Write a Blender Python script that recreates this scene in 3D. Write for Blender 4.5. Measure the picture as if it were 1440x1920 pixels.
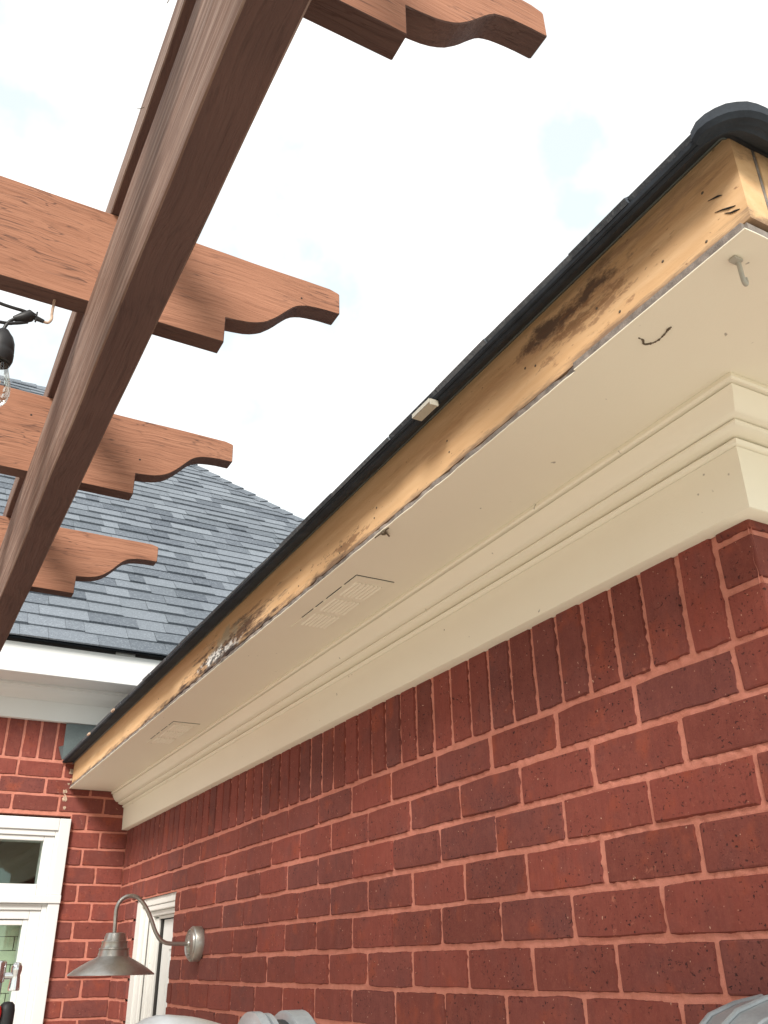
import bpy, bmesh, math, random
from mathutils import Vector, Matrix, noise
random.seed(11)
PI = math.pi
for o in list(bpy.data.objects): bpy.data.objects.remove(o)
scn = bpy.context.scene
col = scn.collection

# ------------------------------------------------------------------ camera
F = 1656.76
RV = Vector((0.88056442, -0.47374342, -0.01317127))
UV = Vector((-0.20491475, -0.40564812, 0.89076346))
FV = Vector((0.42733623, 0.78167562, 0.45427632))
cd = bpy.data.cameras.new('camera'); cam = bpy.data.objects.new('camera', cd); col.objects.link(cam)
cd.sensor_fit = 'HORIZONTAL'; cd.sensor_width = 36; cd.lens = F / 1440 * 36
cd.clip_start = .02; cd.clip_end = 1000
cam.matrix_world = Matrix(((RV.x, UV.x, -FV.x, 0), (RV.y, UV.y, -FV.y, 0), (RV.z, UV.z, -FV.z, 0), (0, 0, 0, 1)))
scn.camera = cam
scn.render.resolution_x = 768; scn.render.resolution_y = 1024
scn.view_settings.view_transform = 'Standard'; scn.view_settings.look = 'None'
scn.view_settings.gamma = 1; scn.view_settings.exposure = 0.92
scn.view_settings.use_curve_mapping = False

# ------------------------------------------------------------------ sky and sun
SUN = Vector((-.55, -.66, .62)).normalized()
w = bpy.data.worlds.new("World"); scn.world = w; w.use_nodes = True
nt = w.node_tree; nt.nodes.clear()
def wn(t, **k):
    n = nt.nodes.new(t)
    for a, b in k.items(): setattr(n, a, b)
    return n
sky = wn('ShaderNodeTexSky', sky_type='NISHITA', sun_disc=False)
sky.sun_elevation = math.asin(SUN.z); sky.sun_rotation = math.atan2(SUN.x, SUN.y)
bg1 = wn('ShaderNodeBackground'); bg1.inputs[1].default_value = .15
tn = wn('ShaderNodeMix', data_type='RGBA', blend_type='MULTIPLY'); tn.inputs[0].default_value = 1
nt.links.new(sky.outputs[0], tn.inputs[6]); tn.inputs[7].default_value = (.9, 1.35, 1.05, 1)
nt.links.new(tn.outputs[2], bg1.inputs[0])
bg2 = wn('ShaderNodeBackground'); bg2.inputs[0].default_value = (1, .99, .97, 1); bg2.inputs[1].default_value = .72
tc = wn('ShaderNodeTexCoord')
nz = wn('ShaderNodeTexNoise'); nz.inputs['Scale'].default_value = 5.5; nz.inputs['Detail'].default_value = 5; nz.inputs['Roughness'].default_value = .55
mpn = wn('ShaderNodeMapping'); mpn.inputs['Location'].default_value = (4.4, 0, 0)
nt.links.new(tc.outputs['Generated'], mpn.inputs[0]); nt.links.new(mpn.outputs[0], nz.inputs['Vector'])
nr = wn('ShaderNodeMapRange'); nr.inputs[1].default_value = .47; nr.inputs[2].default_value = .66
nr.inputs[3].default_value = 1.0; nr.inputs[4].default_value = .60
nt.links.new(nz.outputs[0], nr.inputs[0])
mx = wn('ShaderNodeMixShader'); nt.links.new(nr.outputs[0], mx.inputs[0])
nt.links.new(bg1.outputs[0], mx.inputs[1]); nt.links.new(bg2.outputs[0], mx.inputs[2])
wo = wn('ShaderNodeOutputWorld'); nt.links.new(mx.outputs[0], wo.inputs[0])
sl = bpy.data.lights.new('sun', 'SUN'); sl.energy = 2.7; sl.angle = math.radians(18); sl.color = (1, .95, .87)
so = bpy.data.objects.new('sun', sl); col.objects.link(so); so.rotation_euler = SUN.to_track_quat('Z', 'Y').to_euler()

# ------------------------------------------------------------------ materials
class NT:
    def __init__(s, name):
        s.m = bpy.data.materials.new(name); s.m.use_nodes = True; s.t = s.m.node_tree
        s.b = s.t.nodes['Principled BSDF']; s.out = s.t.nodes['Material Output']
        g = s.n('ShaderNodeNewGeometry'); s.pos = g.outputs['Position']; s.geo = g
        s.oc = s.n('ShaderNodeTexCoord').outputs['Object']
    def n(s, t, **k):
        x = s.t.nodes.new(t)
        for a, b in k.items(): setattr(x, a, b)
        return x
    def l(s, a, b): s.t.links.new(a, b)
    def put(s, inp, v):
        if hasattr(v, 'is_linked') or isinstance(v, bpy.types.NodeSocket): s.l(v, inp)
        else: inp.default_value = v
    def mapv(s, v, sc=(1, 1, 1), loc=(0, 0, 0), rot=(0, 0, 0)):
        x = s.n('ShaderNodeMapping'); s.l(v, x.inputs[0]); x.inputs['Scale'].default_value = sc
        x.inputs['Location'].default_value = loc; x.inputs['Rotation'].default_value = rot; return x.outputs[0]
    def noise(s, v, scale, det=4, rough=.6, dist=0):
        x = s.n('ShaderNodeTexNoise'); s.l(v, x.inputs['Vector']); x.inputs['Scale'].default_value = scale
        x.inputs['Detail'].default_value = det; x.inputs['Roughness'].default_value = rough; x.inputs['Distortion'].default_value = dist
        return x.outputs[0]
    def vor(s, v, scale):
        x = s.n('ShaderNodeTexVoronoi'); s.l(v, x.inputs['Vector']); x.inputs['Scale'].default_value = scale; return x.outputs['Distance']
    def rng(s, v, a, b, c=0, d=1):
        x = s.n('ShaderNodeMapRange'); s.put(x.inputs[0], v)
        for i, q in enumerate((a, b, c, d)): x.inputs[i + 1].default_value = q
        return x.outputs[0]
    def math(s, op, a, b=0):
        x = s.n('ShaderNodeMath', operation=op); s.put(x.inputs[0], a); s.put(x.inputs[1], b); return x.outputs[0]
    def mix(s, f, a, b, bt='MIX'):
        x = s.n('ShaderNodeMix', data_type='RGBA', blend_type=bt); s.put(x.inputs[0], f)
        for i, q in ((6, a), (7, b)):
            if isinstance(q, tuple): q = (*q, 1) if len(q) == 3 else q
            s.put(x.inputs[i], q)
        return x.outputs[2]
    def sep(s, v):
        x = s.n('ShaderNodeSeparateXYZ'); s.l(v, x.inputs[0]); return x.outputs
    def bump(s, h, st=.3, d=.002):
        x = s.n('ShaderNodeBump'); s.l(h, x.inputs['Height']); x.inputs['Strength'].default_value = st; x.inputs['Distance'].default_value = d
        s.l(x.outputs[0], s.b.inputs['Normal'])
    def fin(s, colr, rough=.7, metal=0, spec=.4):
        if isinstance(colr, tuple): colr = (*colr, 1)
        s.put(s.b.inputs['Base Color'], colr); s.put(s.b.inputs['Roughness'], rough)
        s.b.inputs['Metallic'].default_value = metal; s.b.inputs['Specular IOR Level'].default_value = spec
        return s.m

def mat_plain(name, c, rough=.6, metal=0, var=.12, scale=12, bump=.1, spec=.4):
    s = NT(name); a = s.noise(s.pos, scale, 5); b = s.noise(s.pos, scale * 14, 3)
    f = s.math('ADD', s.rng(a, .3, .7, 1 - var, 1 + var), s.rng(b, .3, .7, -var * .4, var * .4))
    x = s.mix(1.0, c, s.mix(0.0, f, f), 'MULTIPLY'); s.bump(b, bump, .001); return s.fin(x, rough, metal, spec)

def mat_brick():
    s = NT('brick_clay'); oi = s.n('ShaderNodeObjectInfo'); r = oi.outputs['Random']
    off = s.n('ShaderNodeVectorMath', operation='ADD'); s.l(s.pos, off.inputs[0])
    cx = s.n('ShaderNodeCombineXYZ'); s.l(s.math('MULTIPLY', r, 37.0), cx.inputs[0]); s.l(s.math('MULTIPLY', r, 91.0), cx.inputs[2]); s.l(cx.outputs[0], off.inputs[1])
    v = off.outputs[0]
    base = s.mix(r, (.150, .040, .032), (.228, .055, .042))
    r2 = s.math('FRACT', s.math('MULTIPLY', r, 17.3))
    base = s.mix(s.rng(r2, .55, 1, 0, .75), base, (.140, .046, .042))
    big = s.noise(v, 11, 4, .6)
    base = s.mix(s.rng(big, .52, .75, 0, .5), base, (.115, .048, .048))
    base = s.mix(s.rng(s.noise(s.mapv(v, (1, 1, 1), (5, 3, 1)), 14, 4), .56, .72, 0, .6), base, (.30, .066, .032))
    streak = s.noise(s.mapv(v, (130, 130, 14)), 1, 3)
    base = s.mix(s.rng(streak, .45, .7, 0, .22), base, (.09, .026, .022))
    fine = s.noise(v, 330, 3, .7)
    base = s.mix(s.rng(fine, .5, .75, 0, .35), base, (.30, .10, .06))
    pit = s.noise(s.mapv(v, (150, 150, 210)), 1, 2, .6)
    pm = s.rng(pit, .63, .68, 0, 1)
    pm = s.math('MULTIPLY', pm, s.rng(s.noise(v, 16, 2), .38, .55))
    base = s.mix(s.math('MULTIPLY', pm, .85), base, (.014, .009, .012))
    base = s.mix(s.rng(s.noise(v, 34, 5, .7), .45, .75, 0, .25), base, (.33, .105, .078))
    lt = s.rng(s.noise(s.mapv(v, (170, 170, 170), (9, 9, 2)), 1, 1), .75, .78, 0, .75)
    base = s.mix(lt, base, (.55, .34, .24))
    sm = s.rng(s.noise(s.mapv(v, (1, 1, 1), (2, 7, 4)), 30, 7, .78), .62, .70, 0, .65)
    base = s.mix(sm, base, (.40, .15, .10))
    h = s.math('SUBTRACT', s.math('ADD', s.math('MULTIPLY', fine, .5), s.math('MULTIPLY', streak, .3)), s.math('MULTIPLY', pm, 1.2))
    s.bump(h, .7, .0016); return s.fin(base, .82, 0, .25)

def mat_mortar():
    s = NT('red_mortar'); a = s.noise(s.pos, 9, 5); b = s.noise(s.pos, 420, 3, .7); c = s.noise(s.pos, 60, 4)
    x = s.mix(s.rng(a, .3, .7), (.48, .175, .13), (.58, .24, .185))
    x = s.mix(s.rng(c, .4, .7, 0, .5), x, (.38, .14, .09)); x = s.mix(s.rng(b, .45, .7, 0, .5), x, (.62, .25, .17))
    s.bump(s.math('ADD', b, s.math('MULTIPLY', c, .8)), .6, .002); return s.fin(x, .9, 0, .2)

def mat_stain(name, lit, dark, axis, weather=0.0):
    """stained rough-sawn lumber with the grain along an axis"""
    s = NT(name); sc = {'x': (1.6, 40, 40), 'y': (40, 1.6, 40)}[axis]
    oi = s.n('ShaderNodeObjectInfo').outputs['Random']
    off = s.n('ShaderNodeVectorMath', operation='ADD'); s.l(s.pos, off.inputs[0])
    cx = s.n('ShaderNodeCombineXYZ'); [s.l(s.math('MULTIPLY', oi, 7.0), cx.inputs[i]) for i in range(3)]; s.l(cx.outputs[0], off.inputs[1])
    v = off.outputs[0]
    warp = s.noise(v, 3, 2); wv = s.n('ShaderNodeVectorMath', operation='MULTIPLY_ADD')
    s.l(warp, wv.inputs[0]); wv.inputs[1].default_value = (.05, .05, .05); s.l(v, wv.inputs[2])
    g = s.noise(s.mapv(wv.outputs[0], sc), 1, 6, .65); g2 = s.noise(s.mapv(wv.outputs[0], tuple(q * 4.5 for q in sc)), 1, 3, .6)
    bl = s.noise(v, 5, 3)
    x = s.mix(s.rng(g, .3, .72), lit, dark)
    x = s.mix(s.rng(g2, .54, .70, 0, .5), x, tuple(q * .45 for q in dark))
    x = s.mix(s.rng(bl, .4, .7, 0, .3), x, tuple(q * 1.2 for q in lit))
    if weather:
        wg = s.noise(s.mapv(v, tuple(q * 2.1 for q in sc), (3, 3, 3)), 1, 5, .7)
        x = s.mix(s.rng(wg, .42, .62, 0, weather), x, (.36, .27, .225))
        x = s.mix(s.rng(s.noise(s.mapv(v, tuple(q * 3.2 for q in sc), (6, 1, 3)), 1, 5, .7), .55, .68, 0, .7), x, (.10, .055, .045))
    ck = s.noise(s.mapv(wv.outputs[0], tuple(q * (2.2 if q > 5 else 3.5) for q in sc), (2, 2, 9)), 1, 2, .5)
    cm = s.math('MULTIPLY', s.rng(s.math('ABSOLUTE', s.math('SUBTRACT', ck, .5)), .0, .022, 1, 0), s.rng(s.noise(v, 5.5, 2), .46, .6))
    x = s.mix(s.math('MULTIPLY', cm, .8), x, (.07, .035, .028))
    kn = s.vor(s.mapv(v, (2.2, 2.2, 6), (.3, 1.1, .2)), 1)
    x = s.mix(s.rng(kn, .05, .12, .7, 0), x, (.09, .04, .03))
    s.bump(s.math('ADD', g, s.math('MULTIPLY', g2, .8)), .8, .003); return s.fin(x, .78, 0, .25)

def ell(s, cy, cz, ry, rz, nzv, amp=.9):
    p = s.sep(s.pos)
    a = s.math('POWER', s.math('ABSOLUTE', s.math('DIVIDE', s.math('SUBTRACT', p[1], cy), ry)), 2)
    b = s.math('POWER', s.math('ABSOLUTE', s.math('DIVIDE', s.math('SUBTRACT', p[2], cz), rz)), 2)
    d = s.math('SQRT', s.math('ADD', a, b))
    return s.math('ADD', d, s.rng(nzv, .3, .7, -amp, amp))

def mat_bare():
    """old unpainted fascia lumber with rot and mould marks of their own shape"""
    s = NT('bare_lumber'); v = s.pos
    warp = s.noise(v, 4, 2); wv = s.n('ShaderNodeVectorMath', operation='MULTIPLY_ADD')
    s.l(warp, wv.inputs[0]); wv.inputs[1].default_value = (.03, .03, .03); s.l(v, wv.inputs[2])
    g = s.noise(s.mapv(wv.outputs[0], (50, 2.2, 60)), 1, 6, .6); bl = s.noise(s.mapv(v, (4, 3, 14)), 1, 4)
    x = s.mix(s.rng(g, .3, .7), (.70, .475, .275), (.60, .37, .19))
    x = s.mix(s.rng(bl, .45, .75, 0, .5), x, (.49, .28, .13))
    x = s.mix(s.rng(s.noise(v, 2.2, 2), .45, .65, 0, .35), x, (.70, .46, .25))
    spk = s.noise(s.mapv(v, (90, 60, 140)), 1, 2); x = s.mix(s.rng(spk, .70, .74, 0, .6), x, (.16, .07, .04))
    n1 = s.noise(s.mapv(v, (14, 14, 26)), 1, 6, .75); n2 = s.noise(s.mapv(v, (20, 24, 70), (3, 1, 2)), 1, 6, .75)
    st = s.noise(s.mapv(v, (30, 7, 55), (1, 5, 2)), 1, 6, .7)
    # mould streaks near the corner
    x = s.mix(s.rng(ell(s, .77, .838, .11, .020, n1, 1.0), .35, 1.15, .85, 0), x, (.07, .05, .05))
    x = s.mix(s.rng(ell(s, .72, .80, .10, .030, n2, 1.4), .2, .8, .6, 0), x, (.22, .11, .06))
    x = s.mix(s.rng(ell(s, .60, .86, .2, .016, st, 1.2), .2, 1.0, .45, 0), x, (.20, .11, .075))
    x = s.mix(s.rng(ell(s, 1.5, .77, .13, .02, n2, 1.6), .2, .7, .6, 0), x, (.16, .07, .04))
    x = s.mix(s.rng(ell(s, 1.0, .82, .35, .02, st, 1.2), .1, 1.1, .3, 0), x, (.33, .16, .08))
    # rotten patch with white paint crust
    x = s.mix(s.rng(ell(s, 2.22, .775, .36, .038, st, 1.0), .3, 1.0, .9, 0), x, (.10, .055, .04))
    x = s.mix(s.rng(ell(s, 2.22, .80, .17, .026, n1, .9), .35, .9, .8, 0), x, (.40, .34, .24))
    x = s.mix(s.rng(ell(s, 2.30, .764, .17, .021, n1, .8), .5, .9, .95, 0), x, (.80, .80, .78))
    x = s.mix(s.rng(ell(s, 2.30, .765, .22, .03, n2, 1.5), .1, .4, .85, 0), x, (.03, .028, .03))
    p = s.sep(v); low = s.math('ADD', p[2], s.rng(st, .3, .7, -.012, .016))
    x = s.mix(s.rng(low, .744, .757, .75, 0), x, (.15, .10, .08))
    x = s.mix(s.math('MULTIPLY', s.rng(low, .744, .765, .9, 0), s.rng(ell(s, 2.35, .75, .75, .2, n1, .5), .6, 1, 1, 0)), x, (.035, .025, .025))
    s.bump(s.math('ADD', g, n2), .4, .002); return s.fin(x, .8, 0, .2)

def mat_paint(name, c, dirt=.5, tint=(.42, .34, .24)):
    s = NT(name); a = s.noise(s.pos, 3, 4); b = s.noise(s.pos, 240, 2); k = s.noise(s.mapv(s.pos, (1, 1, 1), (3, 8, 1)), 26, 6, .8)
    sp = s.noise(s.mapv(s.pos, (1, 1, 1), (3, 2, 7)), 48, 2)
    x = s.mix(s.rng(a, .35, .65, 0, .3), c, tuple(q * .93 for q in c))
    x = s.mix(s.rng(k, .66, .78, 0, dirt * .35), x, tint); x = s.mix(s.rng(sp, .74, .775, 0, dirt), x, (.12, .09, .07))
    s.bump(s.math('ADD', b, s.math('MULTIPLY', a, 4)), .12, .0015); return s.fin(x, .55, 0, .4)

def mat_shingle(name):
    s = NT(name); at = s.n('ShaderNodeAttribute', attribute_name='tone'); t = at.outputs['Fac']
    x = s.mix(t, (.085, .098, .120), (.205, .228, .262))
    g = s.noise(s.pos, 260, 2, .8); g2 = s.noise(s.pos, 90, 3, .7)
    x = s.mix(s.rng(g, .42, .66, 0, .5), x, (.05, .06, .075)); x = s.mix(s.rng(g2, .5, .72, 0, .4), x, (.36, .40, .44))
    x = s.mix(s.rng(s.noise(s.pos, 1.7, 3), .4, .7, 0, .2), x, (.12, .14, .15))
    s.bump(g, .5, .003); return s.fin(x, .93, 0, .2)

def mat_metal(name, c, rough, oxide=None):
    s = NT(name); a = s.noise(s.pos, 30, 5, .7); x = s.mix(s.rng(a, .35, .7, 0, .5), c, tuple(q * .6 for q in c))
    if oxide: x = s.mix(s.rng(s.noise(s.mapv(s.pos, (1, 1, 1), (4, 4, 4)), 55, 5, .7), .5, .68, 0, .55), x, oxide)
    s.bump(a, .1, .001); return s.fin(x, s.rng(a, .3, .7, rough * .8, rough * 1.25), .9, .5)

def mat_glass(name, tint=(.8, .9, .85), base=.05):
    s = NT(name); t = s.n('ShaderNodeBsdfTransparent'); t.inputs[0].default_value = (*tint, 1)
    g = s.n('ShaderNodeBsdfGlossy'); g.inputs['Roughness'].default_value = .02; g.inputs[0].default_value = (.9, .95, .95, 1)
    fr = s.n('ShaderNodeFresnel'); fr.inputs[0].default_value = 1.5
    m = s.n('ShaderNodeMixShader'); s.l(s.math('ADD', s.math('MULTIPLY', fr.outputs[0], .6), base), m.inputs[0]); s.l(t.outputs[0], m.inputs[1]); s.l(g.outputs[0], m.inputs[2])
    s.l(m.outputs[0], s.out.inputs[0]); return s.m

M = {}
M['brick'] = mat_brick(); M['mortar'] = mat_mortar()
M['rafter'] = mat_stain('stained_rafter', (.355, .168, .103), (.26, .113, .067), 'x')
M['rafter_shade'] = mat_stain('rafter_painted_shade', (.130, .074, .060), (.088, .050, .043), 'x')  # rafter colour darkened to paint shade onto undersides and cut ends
M['beam_shade'] = mat_stain('beam_painted_shade', (.110, .062, .052), (.075, .043, .038), 'y')  # beam colour darkened to paint in the shade underneath
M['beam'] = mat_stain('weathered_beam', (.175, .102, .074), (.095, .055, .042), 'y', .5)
M['bare'] = mat_bare()
M['cream'] = mat_paint('cream_paint', (.84, .79, .655), .6); M['white'] = mat_paint('white_paint', (.70, .705, .70), .35)
M['trim'] = mat_paint('trim_paint', (.70, .69, .665), .3)
M['rot'] = mat_plain('grey_rotten_edge', (.22, .19, .17), .9, 0, .5, 40, .6)
M['shingle'] = mat_shingle('asphalt_shingle')
M['felt'] = mat_plain('roofing_felt_edge', (.018, .024, .033), .85, 0, .35, 20, .3)
M['dark'] = mat_plain('dark_gap_and_shade', (.02, .018, .017), .8, 0, .3)  # gaps and splits, also the painted shade line at the rear eave
M['galv'] = mat_metal('galvanised_metal', (.47, .455, .43), .38, (.36, .32, .26)); M['alu'] = mat_metal('aluminium', (.72, .73, .73), .42)
M['chrome'] = mat_metal('chrome', (.75, .75, .76), .12); M['flash'] = mat_plain('grey_flashing', (.10, .12, .12), .45, .2, .2, 8, .1)
M['alup'] = mat_plain('pale_moulded_plastic', (.26, .28, .295), .35, .25, .16, 18, .15)
M['rubber'] = mat_plain('black_rubber', (.02, .02, .022), .5, 0, .2); M['red'] = mat_plain('red_plastic', (.65, .03, .02), .35)
M['glass'] = mat_glass('window_glass', (.93, .98, .95), .04); M['bulb'] = mat_glass('bulb_glass', (.97, .96, .94), .03)
M['clear'] = mat_plain('clear_plastic', (.42, .40, .34), .35, 0, .1)
M['pale'] = mat_plain('reflected_pale_brick', (.72, .78, .62), .6, 0, .08); M['room'] = mat_plain('room_wall', (.16, .18, .15), .8)  # pale brick colour stands in for a reflection in the lower pane
M['caulk'] = mat_plain('caulk_smear', (.50, .36, .27), .8, 0, .4, 60, .5); M['mud'] = mat_plain('dry_mud', (.13, .10, .07), .95, 0, .3, 90, .5)
M['concrete'] = mat_plain('patio_concrete', (.47, .43, .365), .9, 0, .15, 1.5, .3)

# ------------------------------------------------------------------ mesh helpers
def mesh(name, V, Fc, mat, smooth=False, tone=None):
    me = bpy.data.meshes.new(name); me.from_pydata([tuple(v) for v in V], [], Fc)
    bm = bmesh.new(); bm.from_mesh(me); bmesh.ops.recalc_face_normals(bm, faces=bm.faces); bm.to_mesh(me); bm.free()
    me.materials.append(mat)
    if smooth:
        me.polygons.foreach_set('use_smooth', [True] * len(me.polygons))
        try: me.set_sharp_from_angle(angle=math.radians(38))
        except Exception: pass
    if tone is not None:
        a = me.attributes.new('tone', 'FLOAT', 'POINT')
        if not isinstance(tone, list): tone = [tone] * len(me.vertices)
        a.data.foreach_set('value', tone)
    return me
def link(name, me, parent=None, loc=None, kind=None):
    o = bpy.data.objects.new(name, me); col.objects.link(o)
    if parent: o.parent = parent
    if loc is not None: o.location = loc
    if kind: o['kind'] = kind
    return o
def part(name, V, Fc, mat, parent, smooth=False, kind=None, tone=None, label=None):
    o = link(name, mesh(name, V, Fc, mat, smooth, tone), parent, None, kind)
    if label: o['label'] = label
    return o
def thing(name, label, cat, group=None, loc=None):
    o = bpy.data.objects.new(name, None); col.objects.link(o); o['label'] = label; o['category'] = cat
    if group: o['group'] = group
    return o
BF = [(0, 1, 3, 2), (4, 6, 7, 5), (0, 4, 5, 1), (2, 3, 7, 6), (0, 2, 6, 4), (1, 5, 7, 3)]
def boxv(x0, x1, y0, y1, z0, z1): return [(x, y, z) for x in (x0, x1) for y in (y0, y1) for z in (z0, z1)]
def boxes(bs, bev=0):
    V, Fc = [], []
    if bev:
        bm = bmesh.new()
        for b in bs:
            b2 = bmesh.new(); vs = [b2.verts.new(v) for v in boxv(*b)]
            for f in BF: b2.faces.new([vs[i] for i in f])
            bmesh.ops.recalc_face_normals(b2, faces=b2.faces)
            bmesh.ops.bevel(b2, geom=b2.edges[:], offset=bev, segments=2, affect='EDGES', profile=.5)
            b2.verts.index_update(); n = len(V); V += [v.co[:] for v in b2.verts]; Fc += [tuple(n + v.index for v in f.verts) for f in b2.faces]; b2.free()
        bm.free(); return V, Fc
    for b in bs:
        n = len(V); V += boxv(*b); Fc += [tuple(n + i for i in f) for f in BF]
    return V, Fc
def loft(rings, closed=True, caps=True):
    V, Fc = [], []; n = len(rings[0])
    for r in rings: V += [tuple(p) for p in r]
    for i in range(len(rings) - 1):
        for j in range(n if closed else n - 1):
            a = i * n + j; b = i * n + (j + 1) % n; Fc.append((a, b, b + n, a + n))
    if caps and closed: Fc.append(tuple(range(n))); Fc.append(tuple(range((len(rings) - 1) * n, len(rings) * n)))
    return V, Fc
def join(*vf):
    V, Fc = [], []
    for v, f in vf:
        n = len(V); V += list(v); Fc += [tuple(n + i for i in q) for q in f]
    return V, Fc
def tube(pts, r, seg=10, up=None):
    pts = [Vector(p) for p in pts]; rings = []; u = None
    for i, p in enumerate(pts):
        t = (pts[min(i + 1, len(pts) - 1)] - pts[max(i - 1, 0)]).normalized()
        if u is None: u = t.orthogonal().normalized()
        u = (u - t * u.dot(t)).normalized(); v = t.cross(u); rr = r[i] if isinstance(r, (list, tuple)) else r
        rings.append([p + (u * math.cos(a) + v * math.sin(a)) * rr for a in [2 * PI * k / seg for k in range(seg)]])
    return loft(rings)
def lathe(c, prof, axis='z', seg=40):
    c = Vector(c); rings = []
    for r, h in prof:
        ring = []
        for k in range(seg):
            a = 2 * PI * k / seg; ca, sa = math.cos(a) * r, math.sin(a) * r
            ring.append(c + {'z': Vector((ca, sa, h)), 'x': Vector((h, ca, sa)), 'y': Vector((ca, h, sa))}[axis])
        rings.append(ring)
    return loft(rings)
def smooth_path(pts, n=6):
    P = [Vector(p) for p in pts]; out = []
    for i in range(len(P) - 1):
        a, b, c, d = P[max(i - 1, 0)], P[i], P[i + 1], P[min(i + 2, len(P) - 1)]
        for k in range(n):
            t = k / n; out.append(.5 * ((2 * b) + (c - a) * t + (2 * a - 5 * b + 4 * c - d) * t * t + (3 * b - a - 3 * c + d) * t ** 3))
    out.append(P[-1]); return out
def pix(p):
    z = p.dot(FV)
    return (720 + F * p.dot(RV) / z, 960 - F * p.dot(UV) / z, z) if z > 0 else (-9999, -9999, 1)

GZ = -1.65
# ------------------------------------------------------------------ ground
g = mesh('ground', *boxes([(-150, 150, -150, 150, GZ - .3, GZ)]), M['concrete'])
o = link('ground', g); o['kind'] = 'structure'

# ------------------------------------------------------------------ brick building tools
def brick_face(u0, u1, v0, v1, depth=.014, jit=.0006):
    """irregular brick face: front outline inset, back outline wider, in (u, v, w): w=0 is the face"""
    pts = []
    nu = 4 if u1 - u0 > .1 else 2; nv = 4 if v1 - v0 > .1 else 2
    for i in range(nu): pts.append((u0 + (u1 - u0) * i / nu, v0))
    for i in range(nv): pts.append((u1, v0 + (v1 - v0) * i / nv))
    for i in range(nu): pts.append((u1 - (u1 - u0) * i / nu, v1))
    for i in range(nv): pts.append((u0, v1 - (v1 - v0) * i / nv))
    cu, cv = (u0 + u1) / 2, (v0 + v1) / 2; fr, bk = [], []
    for (u, v) in pts:
        su = 1 if u > cu else -1; sv = 1 if v > cv else -1
        corner = (abs(abs(u - cu) - (u1 - u0) / 2) < 1e-6) and (abs(abs(v - cv) - (v1 - v0) / 2) < 1e-6)
        ins = .0028 if corner else .0016
        ju, jv = random.gauss(0, jit), random.gauss(0, jit)
        onu = abs(abs(u - cu) - (u1 - u0) / 2) < 1e-6; onv = abs(abs(v - cv) - (v1 - v0) / 2) < 1e-6
        fr.append((u - su * ins * onu + ju * onu, v - sv * ins * onv + jv * onv, random.gauss(0, .0003)))
        bk.append((u + su * .004 * onu + ju, v + sv * .004 * onv + jv, depth))
    n = len(fr); V = fr + bk; Fc = [tuple(range(n))] + [(i, (i + 1) % n, n + (i + 1) % n, n + i) for i in range(n)]
    return V, Fc
_bc = {}
def brick_obj(parent, frame, u0, u1, v0, v1):
    """frame(u,v,w)->world; bricks of one size share a few meshes"""
    L, H = round(u1 - u0, 3), round(v1 - v0, 3); key = (frame.__name__, L, H)
    lst = _bc.setdefault(key, [])
    if len(lst) < 7:
        V, Fc = brick_face(-L / 2, L / 2, -H / 2, H / 2)
        o0 = Vector(frame(0, 0, 0)); lst.append(mesh('brick', [Vector(frame(*p)) - o0 for p in V], Fc, M['brick'])); me = lst[-1]
    else: me = random.choice(lst)
    o = bpy.data.objects.new('brick', me); col.objects.link(o); o.parent = parent
    o.location = Vector(frame((u0 + u1) / 2, (v0 + v1) / 2, random.gauss(.0, .0009)))
    return o
def brick_stuff(parent, frame, rects):
    V, Fc = [], []
    for r in rects:
        v, f = brick_face(*r); n = len(V); V += [frame(*p) for p in v]; Fc += [tuple(n + i for i in q) for q in f]
    if V: part('brickwork', V, Fc, M['brick'], parent, kind='stuff')
def side(u, v, w): return (1.0 + w, u, v)           # wall facing -x : u = y, v = z
def endw(u, v, w): return (u, .745 + w, v)          # return wall facing -y
def rear(u, v, w): return (u, 4.34 + w, v)          # rear wing wall facing -y
def mortar_grid(name, frame, us, vs, holes, parent, mat, dep=.0042, amp=.0034):
    V, Fc = [], []; nv = len(vs)
    for u in us:
        for v in vs:
            p = Vector(frame(u, v, 0)); d = dep + amp * .85 * noise.noise(p * 85) + .0015 * noise.noise(p * 230)
            V.append(frame(u, v, max(d, .0004)))
    for i in range(len(us) - 1):
        for j in range(nv - 1):
            cu, cv = (us[i] + us[i + 1]) / 2, (vs[j] + vs[j + 1]) / 2
            if any(a < cu < b and c < cv < d for a, b, c, d in holes): continue
            a = i * nv + j; Fc.append((a, a + 1, a + nv + 1, a + nv))
    return part(name, V, Fc, mat, parent, smooth=True)
def span(a, b, step): n = max(1, int(round((b - a) / step))); return [a + (b - a) * i / n for i in range(n + 1)]
def cut(u0, u1, v0, v1, holes):
    """clip a brick against openings"""
    for a, b, c, d in holes:
        if v0 < d - .02 and v1 > c + .02 and u0 < b and u1 > a:
            if u0 < a - .02 and u1 > a: u1 = a
            elif u1 > b + .02 and u0 < b: u0 = b
            else: return None
    return (u0, u1, v0, v1) if u1 - u0 > .02 else None

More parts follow.
